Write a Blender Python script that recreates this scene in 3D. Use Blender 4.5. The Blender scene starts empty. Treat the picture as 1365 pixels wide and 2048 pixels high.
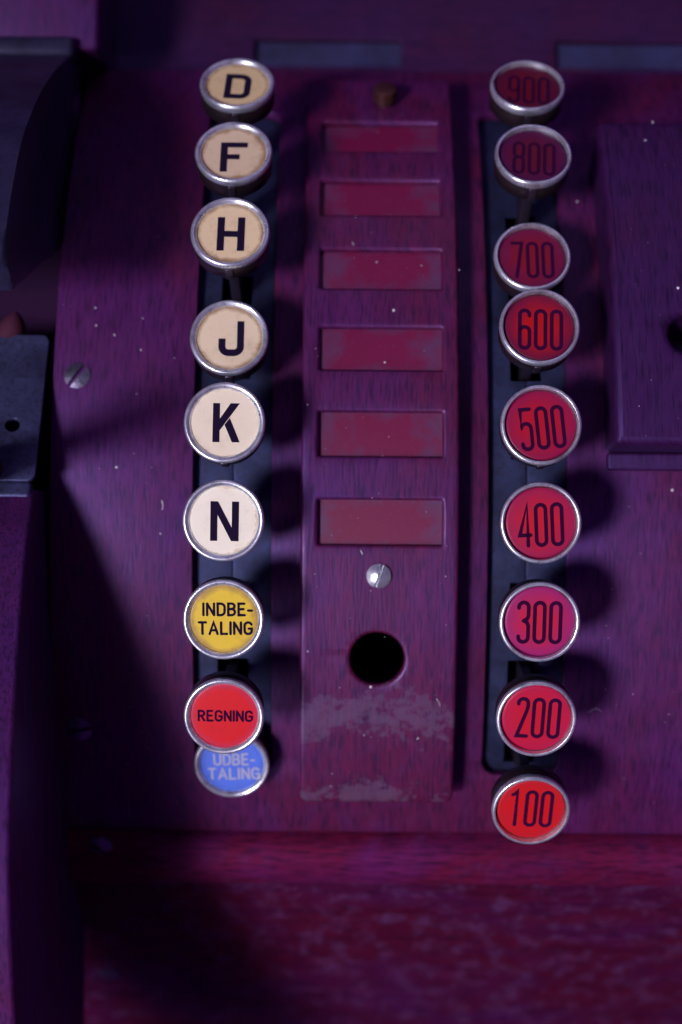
import bpy, bmesh, math, random
from mathutils import Matrix, Vector
random.seed(7)
S = 0.001                                   # everything below is written in millimetres
scene = bpy.context.scene
COL = scene.collection

# ------------------------------------------------------------------ frame of the register
# panel frame: x right, y up along the key bank, z out of it; the key bank is a drum about the x axis (y = z = 0)
ELEV = math.radians(50)
PHI = math.pi/2 - ELEV
ROT = Matrix.Rotation(PHI, 4, 'X')
HEIGHT = 235.0                              # drum axis above the table, mm
P0 = ROT.inverted() @ Vector((0, 0, -HEIGHT))   # foot of the register in the panel frame
ROOT_M = ROT.copy()
def P(x, y, z): return (Vector((x, y, z)) - P0) * S
def W(x, y, z): return ROOT_M @ P(x, y, z)

# ------------------------------------------------------------------ camera
F_PX, CAM_Z = 3100.0, 580.5
cam = bpy.data.cameras.new('Camera')
cam_o = bpy.data.objects.new('Camera', cam); COL.objects.link(cam_o)
cam.sensor_fit = 'VERTICAL'; cam.sensor_height = 36.0; cam.lens = F_PX/2048*36
cam.clip_start = 0.01; cam.clip_end = 20
cam.dof.use_dof = True; cam.dof.focus_distance = 0.380; cam.dof.aperture_fstop = 6.3
cam_o.matrix_world = ROOT_M @ Matrix.Translation(P(0, 0, CAM_Z)) @ Matrix.Rotation(math.radians(0.45), 4, 'Z')
scene.camera = cam_o

# ------------------------------------------------------------------ light
world = bpy.data.worlds.new('World'); scene.world = world; world.use_nodes = True
bg = world.node_tree.nodes['Background']
bg.inputs['Color'].default_value = (0.36, 0.07, 0.72, 1); bg.inputs['Strength'].default_value = 0.108

def aim(o, target):
    d = Vector(target) - o.location
    o.rotation_euler = d.to_track_quat('-Z', 'Y').to_euler()
def spot_lamp(name, loc, target, power, size, blend, radius, color):
    l = bpy.data.lights.new(name, 'SPOT'); o = bpy.data.objects.new(name, l); COL.objects.link(o)
    o.location = W(*loc); aim(o, W(*target))
    l.energy = power; l.spot_size = math.radians(size); l.spot_blend = blend
    l.shadow_soft_size = radius; l.color = color
    return o
def area_lamp(name, loc, target, power, sx, sy, color):
    l = bpy.data.lights.new(name, 'AREA'); o = bpy.data.objects.new(name, l); COL.objects.link(o)
    o.location = W(*loc); aim(o, W(*target))
    l.energy = power; l.shape = 'RECTANGLE'; l.size = sx; l.size_y = sy; l.color = color
    return o
KEYDIR = Vector((-0.56, -0.22, 1.0)).normalized()
kt = Vector((-26, -36, 185)); kl = kt + KEYDIR*1100
spot_lamp('window_light', kl, kt, 262, 14.6, 1.0, 0.25, (0.88, 0.83, 1.0))
area_lamp('top_fill', (140, 620, 560), (0, 30, 170), 0.20, 0.45, 0.30, (0.66, 0.60, 1.0))  # added soft fill from above, for highlights on the key rims
area_lamp('low_light', (-300, -330, 560), (0, -40, 170), 0.75, 0.22, 0.22, (0.92, 0.82, 1.0))

vs = scene.view_settings
vs.view_transform = 'Standard'; vs.look = 'None'; vs.exposure = 0; vs.gamma = 1
try: vs.use_curve_mapping = False
except Exception: pass

# ------------------------------------------------------------------ materials
class NT:
    def __init__(self, name):
        self.m = bpy.data.materials.new(name); self.m.use_nodes = True
        self.t = self.m.node_tree; self.b = self.t.nodes['Principled BSDF']
        self.tc = self.t.nodes.new('ShaderNodeTexCoord')
    def n(self, typ, **kw):
        x = self.t.nodes.new(typ)
        for k, v in kw.items(): setattr(x, k, v)
        return x
    def l(self, a, b): self.t.links.new(a, b)
    def mapped(self, scale, loc=(0,0,0)):
        mp = self.n('ShaderNodeMapping'); mp.inputs['Scale'].default_value = scale; mp.inputs['Location'].default_value = loc
        self.l(self.tc.outputs['Object'], mp.inputs['Vector']); return mp.outputs['Vector']
    def noise(self, scale, vec=None, detail=4, rough=0.6, sc=1.0, loc=(0,0,0), dist=0.0):
        x = self.n('ShaderNodeTexNoise'); x.inputs['Scale'].default_value = sc
        x.inputs['Detail'].default_value = detail; x.inputs['Roughness'].default_value = rough; x.inputs['Distortion'].default_value = dist
        self.l(vec or self.mapped(scale, loc), x.inputs['Vector']); return x.outputs['Fac']
    def ramp(self, fac, stops):
        r = self.n('ShaderNodeValToRGB'); e = r.color_ramp.elements
        while len(e) < len(stops): e.new(0.5)
        for i, (p, c) in enumerate(stops):
            e[i].position = p; e[i].color = c if len(c) == 4 else (*c, 1)
        self.l(fac, r.inputs['Fac']); return r.outputs['Color']
    def mix(self, fac, a, b, mode='MIX'):
        x = self.n('ShaderNodeMix', data_type='RGBA', blend_type=mode)
        for s, v in ((0, fac), (6, a), (7, b)):
            if hasattr(v, 'is_linked'): self.l(v, x.inputs[s])
            else: x.inputs[s].default_value = v if (s == 0 or len(v) == 4) else (*v, 1)
        return x.outputs[2]
    def math(self, op, a, b=0.0, clamp=False):
        x = self.n('ShaderNodeMath', operation=op, use_clamp=clamp)
        for i, v in enumerate((a, b)):
            if hasattr(v, 'is_linked'): self.l(v, x.inputs[i])
            else: x.inputs[i].default_value = v
        return x.outputs[0]
    def set(self, **kw):
        for k, v in kw.items():
            i = self.b.inputs[k.replace('_', ' ')]
            if hasattr(v, 'is_linked'): self.l(v, i)
            else: i.default_value = v if not (isinstance(v, tuple) and len(v) == 3) else (*v, 1)
    def bump(self, h, dist, strength=1.0):
        x = self.n('ShaderNodeBump'); x.inputs['Distance'].default_value = dist; x.inputs['Strength'].default_value = strength
        self.l(h, x.inputs['Height']); self.l(x.outputs['Normal'], self.b.inputs['Normal'])

def wood(name, axis='y', bloom=0.0, seed=0.0, dark=1.0, coat=(0.06, 0.35), purple=0.0, uv=False, mottle=0.35):
    """aged lacquered wood: fine pores along the grain, crimson and violet clouds, dull patches"""
    m = NT(name)
    if uv:
        m.tc2 = m.tc; src = m.tc.outputs['UV']
    else: src = m.tc.outputs['Object']
    def vec(scale, loc=(0, 0, 0)):
        mp = m.n('ShaderNodeMapping'); mp.inputs['Scale'].default_value = scale; mp.inputs['Location'].default_value = loc
        m.l(src, mp.inputs['Vector']); return mp.outputs['Vector']
    al = lambda across, along: (across, along, across) if axis == 'y' else (along, across, across)
    pores = m.noise(None, vec(al(1700, 150), (seed, seed, 0)), detail=2, rough=0.5)
    fine = m.noise(None, vec(al(3800, 260), (0, seed, 0)), detail=2)
    bands = m.noise(None, vec(al(330, 9), (0, seed, seed)), detail=5, rough=0.7)
    cloud = m.noise(None, vec(al(24, 17), (seed*3, 0, seed)), detail=4, dist=0.6)
    dull = m.noise(None, vec((150, 120, 150), (seed, 3, 2)), detail=6, rough=0.72)
    K = lambda *c: tuple(v*dark for v in c)
    c1 = m.ramp(bands, [(0.30, K(0.085, 0.003, 0.026)), (0.62, K(0.145, 0.007, 0.036)), (0.8, K(0.18, 0.014, 0.042))])
    c2 = m.ramp(bands, [(0.30, K(0.072, 0.009, 0.112)), (0.7, K(0.118, 0.020, 0.175))])
    c = m.mix(m.ramp(cloud, [(0.34-purple, (0,0,0)), (0.68-purple, (1,1,1))]), c1, c2)
    c = m.mix(m.ramp(pores, [(0.36, (0.82,0.82,0.82)), (0.51, (0,0,0))]), c, K(0.020, 0.003, 0.018))
    c = m.mix(m.ramp(fine, [(0.50, (0,0,0)), (0.70, (0.30,0.30,0.30))]), c, K(0.25, 0.022, 0.11))
    c = m.mix(m.ramp(dull, [(0.54 if mottle < 0.9 else 0.50, (0,0,0)), (0.80 if mottle < 0.9 else 0.70, (min(mottle, 1.0),)*3)]), c, K(0.14, 0.034, 0.15) if mottle < 0.9 else (0.10, 0.030, 0.10))
    if bloom:
        # bloomed, worn lacquer with its own outline near the lower end of the strip
        sep = m.n('ShaderNodeSeparateXYZ'); m.l(src, sep.inputs[0]); y = sep.outputs['Y']
        def near(at, wide): return m.math('SUBTRACT', 1.0, m.math('DIVIDE', m.math('ABSOLUTE', m.math('SUBTRACT', y, at*S)), wide*S), True)
        prox = m.math('MAXIMUM', near(-54, 13), m.math('MULTIPLY', near(-77.5, 8), 0.8))
        bl = m.noise(None, vec((80, 130, 80), (4.3, 1.7, 0.4)), detail=6, rough=0.68)
        b2 = m.noise(None, vec((520, 420, 520), (1.3, 0.7, 0.4)), detail=5, rough=0.7)
        k = m.math('ADD', m.math('MULTIPLY', prox, 0.33), m.math('ADD', bl, m.math('MULTIPLY', m.math('SUBTRACT', b2, 0.5), 0.45)))
        mask = m.ramp(k, [(0.69, (0,0,0)), (0.74, (0.7,0.7,0.7)), (0.86, (1,1,1))])
        c = m.mix(m.math('MULTIPLY', mask, bloom), c, (0.125, 0.078, 0.122))
    rr = m.math('ADD', 0.34 if coat[0] else 0.55, m.math('MULTIPLY', dull, 0.3))
    m.set(Base_Color=c, Roughness=rr, Coat_Weight=coat[0], Coat_Roughness=coat[1], Coat_IOR=1.5, Specular_IOR_Level=1.0 if coat[0] else 0.15, Specular_Tint=(0.46, 0.34, 1.0))
    m.bump(m.math('ADD', m.math('MULTIPLY', pores, 0.5), m.math('MULTIPLY', dull, 0.9)), 0.00020, 0.5)
    m.l(m.b.inputs['Normal'].links[0].from_socket, m.b.inputs['Coat Normal'])
    return m.m
def steel_blue(name, base=(0.036, 0.045, 0.115), rough=0.5, metal=0.75):
    m = NT(name)
    a = m.noise((60, 60, 60), detail=5, rough=0.7); b = m.noise((900, 900, 900), detail=3)
    c = m.mix(m.ramp(a, [(0.35, (0,0,0)), (0.7, (1,1,1))]), tuple(v*0.55 for v in base), tuple(v*1.35 for v in base))
    c = m.mix(m.ramp(b, [(0.35, (0.5,0.5,0.5)), (0.5, (0,0,0))]), c, (0.03, 0.02, 0.035))
    m.set(Base_Color=c, Metallic=metal, Roughness=m.math('ADD', rough-0.12, m.math('MULTIPLY', a, 0.3)))
    m.bump(b, 0.00008, 0.4); return m.m
def plated(name):
    m = NT(name)
    oi = m.n('ShaderNodeObjectInfo'); va = m.n('ShaderNodeVectorMath', operation='ADD')
    m.l(m.tc.outputs['Object'], va.inputs[0]); m.l(oi.outputs['Random'], va.inputs[1])
    def nz(sc, d):
        mp = m.n('ShaderNodeMapping'); mp.inputs['Scale'].default_value = (sc,)*3; m.l(va.outputs[0], mp.inputs['Vector'])
        return m.noise(None, mp.outputs['Vector'], detail=d)
    a = nz(420, 4); b = nz(1800, 2); t = nz(160, 5)
    c = m.ramp(a, [(0.3, (0.70, 0.76, 0.84)), (0.6, (0.88, 0.94, 1.0))])
    c = m.mix(m.ramp(b, [(0.28, (0.8,0.8,0.8)), (0.36, (0,0,0))]), c, (0.12, 0.08, 0.09))
    c = m.mix(m.ramp(t, [(0.50, (0,0,0)), (0.72, (0.75,0.75,0.75))]), c, (0.30, 0.26, 0.30))
    m.set(Base_Color=c, Metallic=0.80, Roughness=m.math('ADD', 0.20, m.math('MULTIPLY', a, 0.2)))
    m.bump(b, 0.00005, 0.35); return m.m
def plain(name, col, rough=0.5, metal=0.0, coat=0.0, spec=0.5):
    m = NT(name)
    a = m.noise((300, 300, 300), detail=4)
    m.set(Base_Color=m.mix(m.math('MULTIPLY', a, 0.5), col, tuple(v*0.6 for v in col)), Roughness=rough, Metallic=metal, Coat_Weight=coat, Specular_IOR_Level=spec)
    m.bump(a, 0.00006, 0.3); return m.m
def key_face(name, col, edge, r=8.6, dirt=0.5, grimy=(0.10, 0.05, 0.03), coat=0.35, edge_in=0.72, seed=0.0, glow=None):
    """round printed insert: colour, grubby edge, stains, fine specks"""
    m = NT(name)
    sep = m.n('ShaderNodeSeparateXYZ'); m.l(m.tc.outputs['Object'], sep.inputs[0])
    rad = m.math('SQRT', m.math('ADD', m.math('MULTIPLY', sep.outputs['X'], sep.outputs['X']), m.math('MULTIPLY', sep.outputs['Y'], sep.outputs['Y'])))
    rad = m.math('DIVIDE', rad, r*S)
    n1 = m.noise((260, 260, 260), detail=5, rough=0.65, loc=(seed, seed*2, 0))
    n2 = m.noise((1500, 1500, 1500), detail=3, loc=(seed, 0, 0))
    rr = m.math('ADD', rad, m.math('MULTIPLY', m.math('SUBTRACT', n1, 0.5), 0.35))
    c = m.mix(m.ramp(rr, [(edge_in, (0,0,0)), (0.98, (1,1,1))]), col, edge)
    c = m.mix(m.ramp(n1, [(0.52, (0,0,0)), (0.80, (dirt, dirt, dirt))]), c, grimy)
    c = m.mix(m.ramp(n2, [(0.66, (0,0,0)), (0.74, (dirt, dirt, dirt))]), c, grimy)
    m.set(Base_Color=c, Roughness=0.55, Specular_IOR_Level=0.25, Coat_Weight=coat, Coat_Roughness=0.3)
    return m.m

M = {}
M['wood_panel'] = wood('panel_wood', 'y', purple=-0.03, uv=True, dark=0.72)
M['wood_strip'] = wood('strip_lacquer', 'y', bloom=0.62, seed=1.7, coat=(0.22, 0.25), uv=True, purple=-0.11, dark=0.74)
M['wood_cover'] = wood('cover_lacquer', 'y', seed=5.1, dark=0.36, uv=True, purple=0.15)
M['wood_cheek'] = wood('cheek_lacquer', 'y', seed=3.3, dark=0.65, purple=0.1)
M['wood_base'] = wood('base_wood', 'x', seed=2.2, dark=0.58, coat=(0.0, 0.5), purple=-0.12, mottle=1.0)
M['wood_bead'] = wood('moulding_wood', 'x', seed=4.2, dark=0.92, coat=(0.0, 0.5), purple=-0.16, mottle=0.5)
M['wood_back'] = wood('back_wood', 'x', seed=8.2, dark=0.30)
M['plate'] = steel_blue('slot_plate_steel')
M['hood'] = steel_blue('hood_steel', (0.045, 0.042, 0.105), 0.38, 0.5)
M['flap'] = steel_blue('flap_steel', (0.08, 0.085, 0.20), 0.45, 0.7)
M['recess'] = steel_blue('recess_steel', (0.026, 0.026, 0.10), 0.7, 0.2)
M['rim'] = plated('nickel_rim')
M['cup'] = plain('key_cup_metal', (0.035, 0.022, 0.028), 0.36, 0.55)
M['stem'] = plain('stem_steel', (0.05, 0.035, 0.06), 0.4, 0.6)
M['ink'] = plain('black_ink', (0.014, 0.006, 0.028), 0.9, spec=0.1)
M['ink_blue'] = plain('dark_blue_ink', (0.036, 0.002, 0.032), 0.9, spec=0.08)
M['ink_white'] = plain('white_ink', (0.50, 0.50, 0.62), 0.5)
M['screw'] = plated('screw_nickel')
M['screw_dark'] = steel_blue('tarnished_screw', (0.20, 0.19, 0.28), 0.38, 0.85)
M['brass'] = plain('knob_brass', (0.12, 0.045, 0.04), 0.4, 0.7)
M['dark'] = plain('dark_inside', (0.040, 0.014, 0.050), 1.0, spec=0.0)
M['lever'] = plain('lever_bakelite', (0.060, 0.010, 0.030), 0.75, 0.0, 0.0, spec=0.2)
M['dust'] = plain('dust_speck', (0.90, 0.88, 0.92), 0.8)
M['fibre'] = plain('dust_fibre', (0.45, 0.33, 0.25), 0.8)

# ------------------------------------------------------------------ mesh helpers
def link(name, me, mat, parent, mw=None):
    o = bpy.data.objects.new(name, me); COL.objects.link(o)
    if mat is not None and not me.materials: me.materials.append(mat)
    if parent is not None: o.parent = parent
    if mw is not None: o.matrix_local = mw
    return o
def finish(bm, name, sharp=35):
    bmesh.ops.recalc_face_normals(bm, faces=bm.faces)
    lim = math.radians(sharp)
    for f in bm.faces: f.smooth = True
    for e in bm.edges:
        if len(e.link_faces) == 2 and e.calc_face_angle(0) > lim: e.smooth = False
    me = bpy.data.meshes.new(name); bm.to_mesh(me); bm.free(); return me
def lathe(profile, n=56, name='lathe', sharp=40):
    """profile of (r, h) in mm, revolved about local z; ends at r = 0 are closed"""
    bm = bmesh.new(); rings = []
    for r, h in profile:
        if r < 1e-6: rings.append([bm.verts.new((0, 0, h*S))])
        else: rings.append([bm.verts.new((r*S*math.cos(2*math.pi*i/n), r*S*math.sin(2*math.pi*i/n), h*S)) for i in range(n)])
    for a, b in zip(rings, rings[1:]):
        for i in range(n):
            j = (i+1) % n
            if len(a) == 1 and len(b) == 1: continue
            if len(a) == 1: bm.faces.new((a[0], b[i], b[j]))
            elif len(b) == 1: bm.faces.new((a[i], a[j], b[0]))
            else: bm.faces.new((a[i], a[j], b[j], b[i]))
    return finish(bm, name, sharp)
def flat_plate(outline, holes, thick, bevel, name):
    """filled outline with holes (mm), as a mesh lying from h=-thick to h=0, edges rounded by bevel"""
    cu = bpy.data.curves.new(name, 'CURVE'); cu.dimensions = '2D'; cu.fill_mode = 'BOTH'
    for loop in [outline] + holes:
        sp = cu.splines.new('POLY'); sp.points.add(len(loop)-1); sp.use_cyclic_u = True
        for p, (x, y) in zip(sp.points, loop): p.co = (x, y, 0, 1)
    cu.extrude = thick/2 - bevel; cu.bevel_depth = bevel; cu.bevel_resolution = 3
    cu.offset = -bevel
    o = bpy.data.objects.new(name, cu); COL.objects.link(o)
    dg = bpy.context.evaluated_depsgraph_get()
    me = bpy.data.meshes.new_from_object(o.evaluated_get(dg))
    bpy.data.objects.remove(o); bpy.data.curves.remove(cu)
    bm = bmesh.new(); bm.from_mesh(me); bpy.data.meshes.remove(me)
    bmesh.ops.remove_doubles(bm, verts=bm.verts, dist=1e-4)
    for v in bm.verts: v.co.z -= thick/2
    return bm
def curved_plate(name, outline, holes, R, thick, bevel, mat, parent, step=2.5, sharp=35):
    """plate whose outline is given as (x, arc length at R) and which is bent round the drum axis; outer face at radius R"""
    bm = flat_plate(outline, holes, thick, bevel, name)
    y0 = min(v.co.y for v in bm.verts); y1 = max(v.co.y for v in bm.verts)
    y = y0 + step
    while y < y1 - 0.05:
        bmesh.ops.bisect_plane(bm, geom=bm.verts[:]+bm.edges[:]+bm.faces[:], plane_co=(0, y, 0), plane_no=(0, 1, 0), dist=1e-5)
        y += step
    for old in list(bm.loops.layers.uv.values()): bm.loops.layers.uv.remove(old)
    uv = bm.loops.layers.uv.new('UVMap')
    for f in bm.faces:
        for l in f.loops: l[uv].uv = ((l.vert.co.x + l.vert.co.z)*S, l.vert.co.y*S)
    for v in bm.verts:
        t = v.co.y/R; r = R + v.co.z
        v.co = P(v.co.x, r*math.sin(t), r*math.cos(t))
    return link(name, finish(bm, name, sharp), mat, parent)
def rrect(x0, x1, y0, y1, r=0.0, n=6):
    if r <= 0: return [(x0, y0), (x1, y0), (x1, y1), (x0, y1)]
    out = []
    for cx, cy, a in ((x1-r, y0+r, -90), (x1-r, y1-r, 0), (x0+r, y1-r, 90), (x0+r, y0+r, 180)):
        for i in range(n+1):
            t = math.radians(a + 90*i/n); out.append((cx+r*math.cos(t), cy+r*math.sin(t)))
    return out
def circle(x, y, r, n=40): return [(x+r*math.cos(2*math.pi*i/n), y+r*math.sin(2*math.pi*i/n)) for i in range(n)]
def profile_block(name, prof, x0, x1, bevel, mat, parent, sharp=30):
    """closed (y, z) profile swept along x from x0 to x1"""
    bm = bmesh.new()
    a = [bm.verts.new(P(x0, y, z)) for y, z in prof]; b = [bm.verts.new(P(x1, y, z)) for y, z in prof]
    n = len(prof)
    for i in range(n): bm.faces.new((a[i], a[(i+1)%n], b[(i+1)%n], b[i]))
    caps = [bm.faces.new(a[::-1]), bm.faces.new(b)]
    if bevel:
        es = list({e for f in caps for e in f.edges})
        bmesh.ops.bevel(bm, geom=es, offset=bevel*S, segments=3, profile=0.5, affect='EDGES')
    return link(name, finish(bm, name, sharp), mat, parent)
def spline(pts, n=8):
    out = []
    for i in range(len(pts)-1):
        p0 = pts[max(i-1, 0)]; p1 = pts[i]; p2 = pts[i+1]; p3 = pts[min(i+2, len(pts)-1)]
        for k in range(n):
            t = k/n
            out.append(tuple(0.5*(2*b+(c-a)*t+(2*a-5*b+4*c-d)*t*t+(3*b-a-3*c+d)*t**3) for a, b, c, d in zip(p0, p1, p2, p3)))
    out.append(tuple(pts[-1])); return out
def frame_at(R, x, th, spin=0.0):
    """placement on the drum: origin at radius R, local z pointing outwards, local y up the key bank"""
    return Matrix.Translation(P(x, R*math.sin(th), R*math.cos(th))) @ Matrix.Rotation(-th, 4, 'X') @ Matrix.Rotation(spin, 4, 'Z')
def on_drum(px, py, R):
    """pixel of the photograph -> (x, angle) on the drum of radius R that it touches"""
    dx = (px-682.5)/F_PX; dy = (1024-py)/F_PX
    # (t*dy)^2 + (CAM_Z - t)^2 = R^2
    a = dy*dy+1; b = -2*CAM_Z; c = CAM_Z**2-R*R
    t = (-b-math.sqrt(max(b*b-4*a*c, 0)))/(2*a)
    return dx*t, math.atan2(dy*t, CAM_Z-t)

# ------------------------------------------------------------------ the register
root = bpy.data.objects.new('cash_register', None); COL.objects.link(root)
root.matrix_world = ROOT_M
root['label'] = 'antique cash register with dark red wood panel and two columns of round metal-rimmed keys'
root['category'] = 'cash register'

R_FACE, R_PANEL, R_PLATE, R_STRIP, R_COVER = 202.0, 174.0, 171.0, 182.0, 192.0
XL, XR = -28.6, 49.0                       # the two key columns
def arc(py, R): return on_drum(682.5, py, R)[1]*R
KEY_TH = [34.6, 27.5, 20.5, 13.3, 6.2, -0.65, -7.6, -14.7, -22.0]

# curved front panel with its two key slots
p_top, p_bot = R_PANEL*math.radians(50), arc(1664, R_PANEL)
s_bot = arc(1548, R_PANEL); s_top = R_PANEL*math.radians(42)
panel_hole = circle(9.6, on_drum(757, 1318, R_STRIP)[1]*R_PANEL, 9.0)
slots = [rrect(cx-10.3, cx+10.3, s_bot, s_top, 4.5, 8) for cx in (XL, XR)]
panel = curved_plate('front_panel', rrect(-76.5, 130, p_bot, p_top), slots + [panel_hole], R_PANEL, 2.6, 0.35, M['wood_panel'], root)

# steel plates behind the slots, two halves meeting under the stems, notched round every stem
for cx in (XL, XR):
    for sgn in (-1, 1):
        edge = []
        for th in sorted(KEY_TH):
            s = R_PLATE*math.radians(th)
            edge += [(0.12, s-4.2), (4.1, s-4.2), (4.1, s+4.2), (0.12, s+4.2)]
        y0, y1 = R_PLATE*math.radians(-32), R_PLATE*math.radians(46)
        loop = [(0.12, y0)] + edge + [(0.12, y1), (12.5, y1), (12.5, y0)]
        loop = [(cx+sgn*x, y) for x, y in loop]
        if sgn > 0: loop = loop[::-1]
        curved_plate('slot_plate', loop, [], R_PLATE, 1.2, 0.08, M['plate'], root, step=4)
# dark works behind everything
curved_plate('chassis', rrect(-150, 150, 150*math.radians(-42), 150*math.radians(62)), [], 150, 3, 0, M['dark'], root, step=6)

# label strip between the two key columns
SX0, SX1 = -10.4, 30.5
wy0, wy1 = arc(1606, R_STRIP), arc(157, R_STRIP)
win_th = []
tops = [240, 358, 494, 652, 824, 1003]; bots = [290, 420, 571, 735, 910, 1087]
wins = []
for k in range(6):
    t1 = 1.0 + 7.2*k; t0 = t1 - 3.65
    wins.append((R_STRIP*math.radians(t0), R_STRIP*math.radians(t1)))
hx, hth = on_drum(757, 1318, R_STRIP)
strip = curved_plate('label_strip', rrect(SX0, SX1, wy0, wy1, 2.2), [rrect(-5.9, 26.0, a, b, 0.3, 2) for a, b in wins] + [circle(hx, hth*R_STRIP, 7.05)],
                     R_STRIP, 2.4, 1.0, M['wood_strip'], root)
strip['label'] = 'dark red lacquered strip with six red windows between the key columns'
# its side walls down to the panel
for x0, x1 in ((SX0+0.3, SX0+1.7), (SX1-1.7, SX1-0.3)):
    curved_plate('side_wall', rrect(x0, x1, (wy0+2)*0.985, wy1-2), [], R_STRIP-2.0, R_STRIP-2.0-R_PANEL+0.5, 0, M['wood_strip'], strip, step=4)
for s in (wy0+0.5, wy1-1.9):
    curved_plate('end_wall', rrect(SX0+1.9, SX1-1.9, s, s+1.4), [], R_STRIP-2.0, R_STRIP-2.0-R_PANEL+0.5, 0, M['wood_strip'], strip, step=4)
def window_mat():
    m = NT('red_window_card')
    sep = m.n('ShaderNodeSeparateXYZ'); m.l(m.tc.outputs['Generated'], sep.inputs[0])
    ex = m.math('MULTIPLY', m.math('ABSOLUTE', m.math('SUBTRACT', sep.outputs['X'], 0.5)), 2.0)
    ey = m.math('MULTIPLY', m.math('ABSOLUTE', m.math('SUBTRACT', sep.outputs['Y'], 0.5)), 1.6)
    n1 = m.noise((140, 140, 140), detail=5, rough=0.65); n2 = m.noise((1200, 1200, 1200), detail=3)
    e = m.math('ADD', m.math('MAXIMUM', ex, ey), m.math('MULTIPLY', m.math('SUBTRACT', n1, 0.5), 2.0))
    c = m.mix(m.ramp(e, [(0.45, (0,0,0)), (1.0, (1,1,1))]), (0.165, 0.003, 0.048), (0.11, 0.030, 0.095))
    c = m.mix(m.ramp(n2, [(0.60, (0,0,0)), (0.75, (0.6,0.6,0.6))]), c, (0.17, 0.05, 0.13))
    m.set(Base_Color=c, Roughness=0.48, Specular_IOR_Level=0.4, Coat_Weight=0.2, Coat_Roughness=0.4); m.bump(n2, 0.00006, 0.4); return m.m
M['window'] = window_mat()
for a, b in wins:
    curved_plate('window_pane', rrect(-6.8, 26.9, a-0.9, b+0.9), [], R_STRIP-1.9, 0.8, 0, M['window'], strip, step=2)

# slotted screws
def screw_mesh(r, dome, slot, name):
    bm = bmesh.new(); n = 20
    for sgn in (-1, 1):
        # half disc cut off by the slot, domed
        rows = []
        a0 = math.asin(slot/2/r)
        rings = []
        for k in range(5):
            q = 1-k/4*0.999
            pts = []
            for i in range(n+1):
                a = a0 + (math.pi-2*a0)*i/n
                x, y = r*math.cos(a)*q, max(r*math.sin(a)*q, slot/2)
                pts.append(bm.verts.new((x*S, sgn*y*S, dome*(1-q*q)*S)))
            rings.append(pts)
        base = [bm.verts.new((v.co.x, v.co.y, -1.2*S)) for v in rings[0]]
        for A, B in zip([base]+rings, rings):
            for i in range(n): bm.faces.new((A[i], A[i+1], B[i+1], B[i]))
        # slot wall
        for i, j in ((0, -1),):
            wall = [base[0]]+[R_[0] for R_ in rings]+[R_[-1] for R_ in rings[::-1]]+[base[-1]]
            bm.faces.new(wall)
    c = [bm.verts.new((r*0.98*math.cos(2*math.pi*i/24)*S, r*0.98*math.sin(2*math.pi*i/24)*S, -0.75*S)) for i in range(24)]
    bm.faces.new(c)
    bmesh.ops.remove_doubles(bm, verts=bm.verts, dist=1e-7)
    bmesh.ops.dissolve_degenerate(bm, edges=bm.edges, dist=1e-8)
    return finish(bm, name, 40)
sm_round = screw_mesh(3.15, 1.2, 0.75, 'screw_round'); sm_flat = screw_mesh(3.45, 0.6, 1.05, 'screw_flat')
sx, sth = on_drum(759, 1151, R_STRIP)
sc = link('screw', sm_round, M['screw'], strip, frame_at(R_STRIP+0.75, sx, sth, math.radians(72)))
sc['label'] = 'bright slotted screw between the lowest window and the round hole'
lx, lth = on_drum(759, 1151, R_STRIP)
for px, py, spin, lab in ((153, 756, 52, 'tarnished slotted screw in the wood panel beside the steel flap'), (162, 1462, 8, 'tarnished slotted screw low on the wood panel')):
    x, th = on_drum(px, py, R_PANEL)
    o = link('screw', sm_flat.copy(), M['screw_dark'], panel, frame_at(R_PANEL+0.35, x, th, math.radians(spin)))
    o['label'] = lab
# knurled thumb screw at the top of the strip
kx, kth = on_drum(764, 205, R_STRIP)
bm = bmesh.new(); n = 36
kr = []
for zi, (rad, h) in enumerate([(2.4, 0), (2.4, 0.9), (3.2, 1.1)] + [(3.2, 1.1+0.45*i) for i in range(1, 9)] + [(3.0, 4.95), (2.5, 5.15), (0.01, 5.2)]):
    ring = []
    for i in range(n):
        r = rad + (0.16*((i+zi) % 2) if 3 <= zi <= 10 else 0)
        a = 2*math.pi*i/n
        ring.append(bm.verts.new((r*math.cos(a)*S, r*math.sin(a)*S, h*S)))
    kr.append(ring)
for A, B in zip(kr, kr[1:]):
    for i in range(n): bm.faces.new((A[i], A[(i+1)%n], B[(i+1)%n], B[i]))
link('thumb_screw', finish(bm, 'thumb_screw', 25), M['brass'], strip, frame_at(R_STRIP, kx, kth))

# raised cover beside the red keys
cy0, cy1 = arc(884, R_COVER), arc(236, R_COVER)
qx, qth = on_drum(1377, 660, R_COVER)
cover = curved_plate('side_cover', rrect(68.8, 130, cy0, cy1, 1.5), [circle(qx, qth*R_COVER, 5.2)], R_COVER, 17.6, 2.0, M['wood_cover'], root)
cover['label'] = 'raised dark purple cover plate with a round hole beside the red keys'
curved_plate('foot_lip', rrect(69.4, 129, arc(936, 176.5), arc(900, 176.5), 1.0), [], 176.5, 2.4, 0.8, M['wood_cover'], cover)

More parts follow.
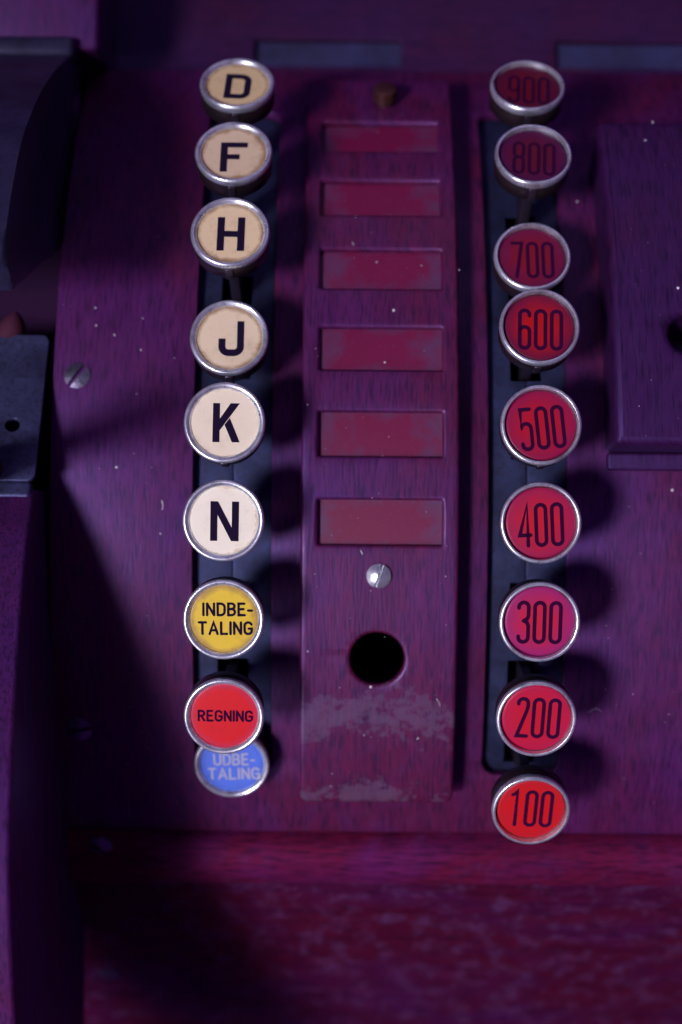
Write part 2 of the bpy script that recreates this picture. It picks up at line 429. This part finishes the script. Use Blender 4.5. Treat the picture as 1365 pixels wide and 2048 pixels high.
# ---------------------------------------------------------------- left cheek, hood, flap, lever
X0 = -78.0
def prof_px(px, py):
    s = (682.5-px)/abs(X0); return ((1024-py)/s, CAM_Z-F_PX/s)
def edge_px(px, py, xe):                    # (x, y, z) of the cheek's inner edge, which leans in towards the foot
    s = (682.5-px)/abs(xe); return (xe, (1024-py)/s, CAM_Z-F_PX/s)
low = spline([edge_px(*p) for p in ((70, 985, -78), (55, 1100, -77.4), (40, 1300, -76.4), (31, 1500, -75.4), (27, 1680, -74.8), (28, 1800, -74.6), (40, 2048, -74.6))] + [(-74.6, -165, 203), (-74.6, -215, 190)], 6)  # last points, out of view, added high to block light from the base
bm = bmesh.new(); n = len(low)
ra = [bm.verts.new(P(-140, y, z)) for x, y, z in low]; rb = [bm.verts.new(P(x-1.2, y, z)) for x, y, z in low]
rc = [bm.verts.new(P(x-0.3, y, z-0.4)) for x, y, z in low]; rd = [bm.verts.new(P(x, y, z-1.4)) for x, y, z in low]
re_ = [bm.verts.new(P(x-0.5, y*0.9, 120 if i else 140)) for i, (x, y, z) in enumerate(low)]
for A, B in ((ra, rb), (rb, rc), (rc, rd), (rd, re_)):
    for i in range(n-1): bm.faces.new((A[i], A[i+1], B[i+1], B[i]))
bm.faces.new((ra[0], rb[0], rc[0], rd[0], re_[0]))
cheek = link('side_cheek', finish(bm, 'side_cheek', 50), M['wood_cheek'], root)
cheek['label'] = 'curved dark red side cheek bulging up along the lower left of the panel'
up = spline([prof_px(*p) for p in ((130, 118), (100, 150), (70, 200), (40, 280), (20, 380), (6, 500))] + [(54, 216)], 6)
hood = profile_block('side_hood', [(131, 120)] + up + [(52, 212), (70, 160), (80, 130)], -140, X0, 1.2, M['hood'], root)
hood['label'] = 'rounded grey-blue steel hood at the upper left'
# steel flap leaning into the opening
f0 = prof_px(97, 674); f1 = prof_px(69, 966)
d = Vector((f0[0]-f1[0], f0[1]-f1[1])).normalized(); nrm = Vector((-d.y, d.x))
if nrm.y < 0: nrm = -nrm
def flap_pt(u, w, h):                       # u along x, w up the flap, h out of it
    return P(u, f1[0]+d.x*w+nrm.x*h, f1[1]+d.y*w+nrm.y*h)
L = (Vector(f0)-Vector(f1)).length
bm = flat_plate(rrect(-125, X0, 0, L, 2.2), [circle(-85.2, L*0.37, 1.9, 24)], 1.4, 0.3, 'steel_flap')
for v in bm.verts: v.co = flap_pt(v.co.x, v.co.y, v.co.z)
flap = link('steel_flap', finish(bm, 'steel_flap'), M['flap'], root)
flap['label'] = 'blue-grey steel flap with a small rivet hole below the hood'
bm = flat_plate(rrect(-124, X0-0.8, -4.5, 0.4, 1.2), [], 3.0, 1.2, 'flap_lip')
for v in bm.verts: v.co = flap_pt(v.co.x, v.co.y, v.co.z-0.6)
link('rolled_lip', finish(bm, 'rolled_lip'), M['flap'], flap)
# wall closing the opening behind flap and hood
bm = bmesh.new()
pts = [P(-78.4, 3, 120), P(-78.4, 140, 80), P(-150, 140, 80), P(-150, 3, 120)]
bm.faces.new([bm.verts.new(p) for p in pts])
link('opening_back', finish(bm, 'opening_back'), M['dark'], root)
# lever tip peeping out above the flap
bm = bmesh.new()
path = spline([(-102, 27, 150), (-93, 41, 161), (-89.0, 47.5, 164.5), (-87.8, 51, 166), (-87.4, 53, 166.8)], 6)
rads = spline([(4.6,), (4.6,), (3.9,), (2.5,), (0.2,)], 6)
prev = None
for i, (p, r) in enumerate(zip(path, rads)):
    c = Vector(p); t = (Vector(path[min(i+1, len(path)-1)])-Vector(path[max(i-1, 0)])).normalized()
    u = t.cross(Vector((0, 0, 1))).normalized(); w = u.cross(t)
    ring = [bm.verts.new(P(*(c+u*r[0]*math.cos(a)+w*r[0]*math.sin(a)))) for a in [2*math.pi*k/20 for k in range(20)]]
    if prev:
        for k in range(20): bm.faces.new((prev[k], prev[(k+1)%20], ring[(k+1)%20], ring[k]))
    prev = ring
bm.faces.new(prev)
lev = link('lever', finish(bm, 'lever', 60), M['lever'], root); lev['label'] = 'rounded brown lever tip above the steel flap'

# handle added out of view to cast the dark band on the left panel
prof = [(0, -40), (3.6, -40), (3.6, 2), (4.4, 3), (4.4, 9), (3.7, 10), (4.6, 24), (6.0, 46), (6.6, 62), (6.2, 74), (4.4, 82), (2.0, 85.5), (0, 86)]
ch = link('shade_handle', lathe([(r, h) for r, h in prof], 32, 'shade_handle', 30), M['lever'], root, Matrix.Translation(P(-90.5, 10.5, 184)))
ch['label'] = 'dark turned handle added out of view to shade the left panel'
# ---------------------------------------------------------------- base under the panel
ang = math.radians(30)
dn = Vector((-math.cos(ELEV), -math.sin(ELEV)))        # world down in (y, z)
m0 = Vector((-104, 146)); foot = m0 + dn*((HEIGHT + m0.x*math.cos(ELEV)+m0.y*math.sin(ELEV)))
bead = spline([(-87.6, 144.5), (-88.4, 148.5), (-91.5, 151.8), (-96, 152.4), (-100.5, 150), (-104, 146)], 5)
moulding = profile_block('base_moulding', bead + [(-106, 138), (-90, 130)], -150, 150, 0, M['wood_bead'], root)
m1 = Vector((-103.4, 143.4))
front = profile_block('base_front', [tuple(m1), tuple(m1+dn*((m1-foot).length-1.5)), tuple(foot+Vector((60, -50))), (-60, 110)], -150, 150, 0, M['wood_base'], root)
for px, py, spin, lab in ((206, 1706, 140, 'blurred slotted screw in the base moulding'),):
    # sits on the bead
    yb, zb = -93.6, 152.4
    x = (px-682.5)*(CAM_Z-zb)/F_PX
    o = link('screw', sm_flat.copy(), M['screw_dark'], moulding, Matrix.Translation(P(x, yb, zb)) @ Matrix.Rotation(math.radians(18), 4, 'X') @ Matrix.Rotation(math.radians(spin), 4, 'Z'))
    o['label'] = lab
dy = (1024-1950)/F_PX; t = (m1.x*dn.y - (m1.y-CAM_Z)*dn.x)/(dy*dn.y + dn.x)
yb, zb = dy*t, CAM_Z-t
fn = Vector((dn.y, -dn.x)); fn = fn if fn.y > 0 else -fn
o = link('screw', sm_flat.copy(), M['screw_dark'], front, Matrix.Translation(P((226-682.5)*t/F_PX, yb+fn.x*0.3, zb+fn.y*0.3)) @ Matrix.Rotation(math.atan2(-fn.x, fn.y), 4, 'X'))
o['label'] = 'dark screw low on the base front'

# ---------------------------------------------------------------- back bar above the panel
def back_pt(x, v, h):                       # v up the bar, h out of it
    a = math.radians(-14)
    return P(x, 131 + v*math.cos(a)-h*math.sin(a)*-1*-1, 100 + v*math.sin(a)*-1*-1 + h*math.cos(a))
sl = []
dd = 478.0
for x0, x1 in ((500, 797), (1110, 1420)):
    sl.append(rrect((x0-682.5)*dd/F_PX, (x1-682.5)*dd/F_PX, 8.0, 17.2, 0.8, 3))
bm = flat_plate(rrect(-150, 150, 0, 70), sl, 5, 0.4, 'back_bar')
for v in bm.verts: v.co = back_pt(*v.co)
back = link('back_bar', finish(bm, 'back_bar'), M['wood_back'], root)
for s in sl:
    xs = [p[0] for p in s]
    bm = flat_plate(rrect(min(xs)-1, max(xs)+1, 7, 18.2), [], 1, 0, 'slot_back')
    for v in bm.verts: v.co = back_pt(v.co.x, v.co.y, v.co.z-2.2)
    link('slot_plate', finish(bm, 'slot_back'), M['recess'], back)
# box and tab in the upper corner
def box(name, x0, x1, y0, y1, z0, z1, bev, mat, parent):
    bm = bmesh.new()
    bmesh.ops.create_cube(bm, size=1)
    for v in bm.verts:
        v.co = P(x0 if v.co.x < 0 else x1, y0 if v.co.y < 0 else y1, z0 if v.co.z < 0 else z1)
    bmesh.ops.bevel(bm, geom=bm.edges[:], offset=bev*S, segments=3, profile=0.5, affect='EDGES')
    return link(name, finish(bm, name), mat, parent)
db = 448.0
cb = box('corner_box', -150, (190-682.5)*db/F_PX, (1024-104)*db/F_PX, 190, 96, CAM_Z-db, 1.5, M['wood_cheek'], root)
cb['label'] = 'lighter purple box corner above the steel hood'
box('corner_tab', -149, (141-682.5)*(db-4)/F_PX, (1024-118)*(db-4)/F_PX, (1024-74)*(db-4)/F_PX, 110, CAM_Z-db+4, 1.8, M['hood'], cb)

# ------------------------------------------------------------------ lettering
def arc_pts(cx, cy, r, a0, a1, n=10, ry=None):
    ry = ry or r
    return [(cx+r*math.cos(math.radians(a0+(a1-a0)*i/n)), cy+ry*math.sin(math.radians(a0+(a1-a0)*i/n))) for i in range(n+1)]
def ribbon(bm, pts, w, z, closed=False, cap=True):
    """flat band of width w along pts"""
    n = len(pts); L_, R_ = [], []
    for i in range(n):
        p = Vector(pts[i])
        a = Vector(pts[i-1]) if (i > 0 or closed) else None
        b = Vector(pts[(i+1) % n]) if (i < n-1 or closed) else None
        d1 = (p-a).normalized() if a is not None else (b-p).normalized()
        d2 = (b-p).normalized() if b is not None else d1
        n1 = Vector((-d1.y, d1.x)); n2 = Vector((-d2.y, d2.x))
        m = (n1+n2); m = m.normalized() if m.length > 1e-6 else n1
        k = min(1/max(m.dot(n1), 0.35), 2.2)
        L_.append(p+m*k*w/2); R_.append(p-m*k*w/2)
    vl = [bm.verts.new((p.x*S, p.y*S, z*S)) for p in L_]; vr = [bm.verts.new((p.x*S, p.y*S, z*S)) for p in R_]
    for i in range(n if closed else n-1):
        j = (i+1) % n
        bm.faces.new((vl[i], vr[i], vr[j], vl[j]))
    if cap and not closed:
        for p, d, e0, e1 in ((Vector(pts[0]), Vector(pts[0])-Vector(pts[1]), vl[0], vr[0]), (Vector(pts[-1]), Vector(pts[-1])-Vector(pts[-2]), vr[-1], vl[-1])):
            a = math.atan2(d.y, d.x)
            mid = [bm.verts.new(((p.x+w/2*math.cos(a+t))*S, (p.y+w/2*math.sin(a+t))*S, z*S)) for t in (-math.pi/4, 0, math.pi/4)]
            try: bm.faces.new([e1] + mid[::-1] + [e0] if False else [e0] + mid + [e1])
            except ValueError: pass
def poly(bm, pts, z): bm.faces.new([bm.verts.new((x*S, y*S, z*S)) for x, y in pts])
ZS = 0.012
def bold(bm, ch):
    z = [0.0]
    def q(*pts): poly(bm, pts, z[0]); z[0] += ZS
    def rect(x0, x1, y0, y1): q((x0, y0), (x1, y0), (x1, y1), (x0, y1))
    H_, W_, st = 4.85, 3.5, 1.85
    if ch == 'F': rect(-W_, -W_+st, -H_, H_); rect(-W_+st, W_, H_-1.65, H_); rect(-W_+st, 1.5, -0.75, 0.9)
    if ch == 'H': rect(-W_, -W_+st, -H_, H_); rect(W_-st, W_, -H_, H_); rect(-W_+st, W_-st, -0.85, 0.85)
    if ch == 'N': rect(-W_, -W_+1.75, -H_, H_); rect(W_-1.75, W_, -H_, H_); q((-W_, H_), (-W_+1.85, H_), (W_, -H_), (W_-1.85, -H_))
    if ch == 'K':
        rect(-3.33, -1.6, -H_, H_); q((1.0, H_), (3.25, H_), (-1.6, -1.95), (-1.6, 1.0)); q((-0.45, -0.5), (0.85, 1.2), (3.36, -H_), (1.45, -H_))
    if ch == 'J': ribbon(bm, [(2.35, 4.7)] + arc_pts(0.65, -2.1, 1.7, 0, -90) + arc_pts(-0.65, -2.1, 1.7, -90, -180) + [(-2.35, 0.0)], 1.8, 0, cap=False)
    if ch == 'D': ribbon(bm, [(-2.6, 3.95), (-2.6, -3.95)] + arc_pts(0.75, -2.1, 1.85, -90, 0) + arc_pts(0.75, 2.1, 1.85, 0, 90), 1.8, 0, closed=True)
def digit(ch):
    a, h = 1.2, 4.95; c = h-a
    st = lambda y0, y1: arc_pts(0, y1-a, a, 0, 180) + arc_pts(0, y0+a, a, 180, 360)
    if ch == '0': return [(st(-h, h), True)]
    if ch == '1': return [([(-0.95, 3.9), (-0.35, 4.25), (0.15, h), (0.15, -h)], False)]
    if ch == '2': return [(arc_pts(0, c, a, 190, 0, 14) + [(a, 2.9), (0.95, 1.7), (-1.15, -h), (1.35, -h)], False)]
    if ch == '3': return [(arc_pts(0, c, a, 190, 0, 14) + [(a, 1.7), (0.95, 0.9), (0.0, 0.35)], False), ([(0.0, 0.35), (0.9, -0.1), (a, -0.9)] + arc_pts(0, -c, a, 0, -190, 14), False)]
    if ch == '4': return [([(0.65, -h), (0.65, h), (-1.35, -2.4), (1.35, -2.4)], False)]
    if ch == '5': return [([(a, h), (-a+0.1, h), (-a+0.1, 0.5)] + arc_pts(0, 0.2, a, 150, 0, 10) + arc_pts(0, -c, a, 0, -190, 14), False)]
    if ch == '6': return [(arc_pts(0, c, a, -10, 180, 14) + arc_pts(0, -c, a, 180, 360, 12) + arc_pts(0, -0.6, a, 0, 165, 12), False)]
    if ch == '9': return [([(-x, -y) for x, y in digit('6')[0][0]], False)]
    if ch == '7': return [([(-1.25, h), (1.25, h), (-0.25, -h)], False)]
    if ch == '8': return [(st(0.3, h), True), (st(-h, 0.3), True)]
def small(ch):                              # height 1, returns (strokes, width)
    E_ = {'I': ([[(0, 0), (0, 1)]], 0.0), 'N': ([[(0, 0), (0, 1)], [(0.02, 0.96), (0.48, 0.04)], [(0.5, 0), (0.5, 1)]], 0.5),
          'T': ([[(0, 1), (0.52, 1)], [(0.26, 1), (0.26, 0)]], 0.52), 'L': ([[(0, 1), (0, 0), (0.42, 0)]], 0.42),
          'E': ([[(0.42, 1), (0, 1), (0, 0), (0.44, 0)], [(0, 0.52), (0.36, 0.52)]], 0.43), 'A': ([[(0, 0), (0.29, 1), (0.58, 0)], [(0.12, 0.32), (0.46, 0.32)]], 0.58),
          '-': ([[(0, 0.4), (0.26, 0.4)]], 0.26),
          'U': ([[(0, 1)] + arc_pts(0.25, 0.25, 0.25, 180, 360) + [(0.5, 1)]], 0.5),
          'D': ([[(0, 0), (0, 1)] + arc_pts(0.2, 0.7, 0.3, 90, 0, 8) + arc_pts(0.2, 0.3, 0.3, 0, -90, 8) + [(0, 0)]], 0.5),
          'B': ([[(0, 0.53), (0, 1)] + arc_pts(0.22, 0.765, 0.235, 90, -90) + [(0, 0.53)], [(0, 0.53), (0, 0)] + arc_pts(0.22, 0.265, 0.265, -90, 90) + [(0.0, 0.53)]], 0.48),
          'R': ([[(0, 0), (0, 1)] + arc_pts(0.22, 0.745, 0.255, 90, -90) + [(0, 0.49)], [(0.2, 0.49), (0.48, 0)]], 0.48),
          'G': ([arc_pts(0.26, 0.72, 0.26, 20, 180, 10, 0.28) + arc_pts(0.26, 0.27, 0.26, 180, 360, 10, 0.27) + [(0.52, 0.46), (0.3, 0.46)]], 0.52)}
    return E_[ch]
def line(bm, text, cx, cy, h, width, stroke):
    adv = []; x = 0.0; gap = 0.27
    for c in text:
        s, w = small(c); adv.append((s, x)); x += w + gap
    x -= gap; kx_ = (width-stroke)/x; ky = h - stroke
    z = 0
    for s, x0 in adv:
        for st in s:
            ribbon(bm, [(cx + (x0+p[0]-x/2)*kx_, cy + (p[1]-0.5)*ky) for p in st], stroke, z); z += 0.004
# ------------------------------------------------------------------ keys
def rim_mesh(ri, name):
    return lathe([(9.70, -2.4), (10.0, -1.5), (10.03, -0.8), (9.93, -0.32), (9.70, -0.05), (9.40, 0.02), (9.1, -0.08), (ri+0.30, -0.42), (ri+0.08, -0.85), (ri, -1.8)], 72, name, 60)
rim_wide, rim_thin = rim_mesh(8.30, 'rim_wide'), rim_mesh(8.85, 'rim_thin')
cup_me = lathe([(0, -7.4), (7.0, -7.4), (9.3, -7.2), (9.72, -6.7), (9.80, -2.6), (9.3, -1.8), (8.9, -1.55), (0, -1.5)], 64, 'cup', 40)
face_me = lathe([(8.72, -1.45), (8.55, -1.15), (8.2, -1.02), (7.8, -1.0), (4.0, -1.0), (0, -1.0)][::-1], 64, 'face', 60)
def cuboid_mesh(boxes, name, bev=0.2):
    bm = bmesh.new()
    for x0, x1, y0, y1, z0, z1 in boxes:
        g = bmesh.ops.create_cube(bm, size=1)
        for v in g['verts']: v.co = Vector((x0 if v.co.x < 0 else x1, y0 if v.co.y < 0 else y1, z0 if v.co.z < 0 else z1))*S
    bmesh.ops.bevel(bm, geom=bm.edges[:], offset=bev*S, segments=2, profile=0.5, affect='EDGES')
    return finish(bm, name)
stem_me = cuboid_mesh([(-1.3, 1.3, -3.4, 3.4, -36, -7.2)], 'stem')
lug_me = cuboid_mesh([(-1.0, 1.0, -10.15, -8.6, -7.0, -2.5)], 'lug', 0.3)

CR = lambda v, y=0.0: (0.86*v, 0.76*v - 0.02*y, 0.56*v - 0.12*y)
keys = []
for i, (ch, v, y, dx, dy, rot) in enumerate([('D', 0.80, 0.9, 0.2, -0.6, -2), ('F', 0.78, 0.75, 0.1, -1.2, 1.5), ('H', 0.85, 0.75, 0.2, -0.3, 0), ('J', 0.86, 0.6, 0.5, -0.2, 0),
                                             ('K', 0.95, 0.1, 0.4, 0.0, 0), ('N', 0.98, -0.3, 0.25, -0.2, 1.2)]):
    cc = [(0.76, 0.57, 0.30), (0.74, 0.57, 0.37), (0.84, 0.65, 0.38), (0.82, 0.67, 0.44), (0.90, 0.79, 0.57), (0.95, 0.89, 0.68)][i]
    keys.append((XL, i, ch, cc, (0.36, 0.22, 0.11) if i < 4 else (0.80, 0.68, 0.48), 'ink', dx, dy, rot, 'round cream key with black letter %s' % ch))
RED = (0.60, 0.002, 0.008); REDE = (0.30, 0.004, 0.06)
keys.append((XL, 6, ('INDBE-', 'TALING'), (0.80, 0.56, 0.03), (0.42, 0.26, 0.06), 'ink', 0, 0, -1.0, 'round yellow key with black word INDBETALING'))
keys.append((XL, 7, ('REGNING',), (0.70, 0.005, 0.012), (0.55, 0.02, 0.06), 'ink_blue', 0.3, 0.0, 0.8, 'round red key with black word REGNING'))
keys.append((XL, 8, ('UDBE-', 'TALING'), (0.10, 0.20, 0.75), (0.08, 0.16, 0.60), 'ink_white', 0, 0, -0.5, 'round blue key with white word UDBETALING'))
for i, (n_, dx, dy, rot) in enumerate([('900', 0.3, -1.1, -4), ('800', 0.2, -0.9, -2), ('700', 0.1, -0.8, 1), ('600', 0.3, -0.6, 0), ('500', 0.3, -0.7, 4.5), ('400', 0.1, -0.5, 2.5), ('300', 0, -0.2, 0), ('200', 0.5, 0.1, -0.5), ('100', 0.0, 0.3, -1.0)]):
    kc = [(0.13, 0.001, 0.010), (0.11, 0.001, 0.017), (0.22, 0.001, 0.015), (0.46, 0.002, 0.005), (0.46, 0.001, 0.018), (0.56, 0.003, 0.022), (0.56, 0.006, 0.045), (0.60, 0.003, 0.022), (0.66, 0.004, 0.006)][i]  # first three reds painted darker, standing in for shade on the upper keys
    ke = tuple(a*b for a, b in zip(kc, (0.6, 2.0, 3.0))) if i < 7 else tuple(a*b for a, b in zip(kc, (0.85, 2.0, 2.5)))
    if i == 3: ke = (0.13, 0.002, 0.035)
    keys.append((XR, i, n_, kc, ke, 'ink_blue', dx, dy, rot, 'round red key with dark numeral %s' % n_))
RAD = {(XL, 3): 192.5, (XL, 8): 181.0, (XR, 2): 191.0}
THO = {(XL, 8): -22.0}
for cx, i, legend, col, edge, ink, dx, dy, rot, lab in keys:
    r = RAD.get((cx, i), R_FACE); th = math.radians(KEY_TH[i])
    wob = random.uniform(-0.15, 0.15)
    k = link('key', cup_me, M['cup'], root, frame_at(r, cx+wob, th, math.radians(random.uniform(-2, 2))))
    k['label'] = lab
    red = cx == XR
    link('rim', rim_thin if red else rim_wide, M['rim'], k)
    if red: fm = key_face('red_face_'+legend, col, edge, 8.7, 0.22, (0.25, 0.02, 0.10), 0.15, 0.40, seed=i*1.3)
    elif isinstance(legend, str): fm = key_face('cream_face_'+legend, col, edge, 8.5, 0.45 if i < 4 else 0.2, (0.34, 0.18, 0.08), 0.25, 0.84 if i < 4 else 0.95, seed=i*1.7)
    else: fm = key_face('word_face_'+legend[0].lower().strip('-'), col, edge, 8.4, 0.4, tuple(v*0.6 for v in col), 0.3, 0.80, seed=i*2.1)
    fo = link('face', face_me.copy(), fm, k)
    link('stem', stem_me, M['stem'], k)
    link('lug', lug_me, M['stem'], k)
    bm = bmesh.new()
    if isinstance(legend, tuple):
        if len(legend) == 2:
            if ink == 'ink': line(bm, legend[0], 0.95, 2.45, 3.5, 12.5, 0.62); line(bm, legend[1], 0.35, -2.25, 3.5, 13.6, 0.62)
            else: line(bm, legend[0], 0.65, 1.35, 3.7, 11.2, 0.55); line(bm, legend[1], 0.4, -3.0, 3.7, 14.0, 0.55)
        else: line(bm, legend[0], 0, 0, 3.1, 13.8, 0.55)
    elif len(legend) == 1: bold(bm, legend)
    else:
        z = 0
        for q, c in enumerate(legend):
            for pts, cl in digit(c):
                ox = (q-1)*3.95
                ribbon(bm, [(x+ox, y) for x, y in pts], 0.95, z, cl); z += 0.006
    # settle the print on the domed insert
    R3 = Matrix.Rotation(math.radians(rot), 3, 'Z')
    for v in bm.verts:
        v.co = R3 @ v.co + Vector((dx, dy, 0))*S
        v.co.z += (-1.0 + 0.03)*S
    me = bpy.data.meshes.new('lettering'); bm.normal_update(); bm.to_mesh(me); bm.free()
    for pgn in me.polygons: pass
    link('lettering', me, M[ink], k)

# ------------------------------------------------------------------ dust specks lying on the register
bm = bmesh.new()
def speck(x, th, R, r):
    m = frame_at(R, x, th)
    bmesh.ops.create_icosphere(bm, subdivisions=1, radius=r*S, matrix=m @ Matrix.Diagonal((1, random.uniform(0.7, 1.3), 0.6, 1)))
for px, py, R, r in [(785, 620, R_STRIP, .34), (768, 724, R_STRIP, .22), (745, 1373, R_STRIP, .36), (1353, 571, R_COVER, .36), (233, 938, R_PANEL, .30), (188, 620, R_PANEL, .25), (227, 674, R_PANEL, .22), (280, 703, R_PANEL, .2),
                     (190, 655, R_PANEL, .25), (750, 524, R_STRIP, .2), (840, 530, R_STRIP, .15), (618, 1303, R_STRIP, .2), (893, 1151, R_STRIP, .16), (732, 1470, R_STRIP, .16), (840, 1475, R_STRIP, .2), (283, 640, R_PANEL, .2), (322, 1070, R_PANEL, .2), (1300, 240, R_COVER, .25), (1285, 276, R_COVER, .25), (1150, 400, R_PANEL, .3), (915, 538, R_STRIP, .2), (1345, 975, R_PANEL, .35), (614, 810, R_STRIP, .2)]:
    x, th = on_drum(px, py, R); speck(x, th, R+0.1, r*1.2)
for _ in range(230):
    px, py = random.uniform(110, 1360), random.uniform(170, 1640)
    R = R_STRIP if 615 < px < 900 else (R_COVER if px > 1250 and 250 < py < 870 else R_PANEL)
    if R == R_PANEL and not (px < 365 or px > 1175): continue
    if R == R_STRIP and py > 1590: continue
    x, th = on_drum(px, py, R); speck(x, th, R+0.03, random.uniform(0.05, 0.14))
def fibre(pts, R, r=0.09):
    prev = None
    q = [on_drum(px, py, R) for px, py in spline(pts, 5)]
    q = [P(x, (R+0.25)*math.sin(t), (R+0.25)*math.cos(t)) for x, t in q]
    for p in q:
        ring = [bm.verts.new(p + Vector((r*S*math.cos(a), r*S*math.sin(a), 0))) for a in (0, 2.1, 4.2)]
        if prev:
            for i in range(3): bm.faces.new((prev[i], prev[(i+1)%3], ring[(i+1)%3], ring[i]))
        prev = ring
fibre([(324, 1004), (326, 1014), (325, 1022)], R_PANEL); fibre([(702, 485), (703, 492)], R_STRIP, 0.07)
fibre([(722, 1100), (726, 1108)], R_STRIP); fibre([(876, 1395), (881, 1402), (883, 1410)], R_STRIP, 0.06); fibre([(1180, 1420), (1195, 1412), (1206, 1418)], R_PANEL, 0.05)
ds = link('dust', finish(bm, 'dust', 80), M['dust'], root); ds['kind'] = 'stuff'
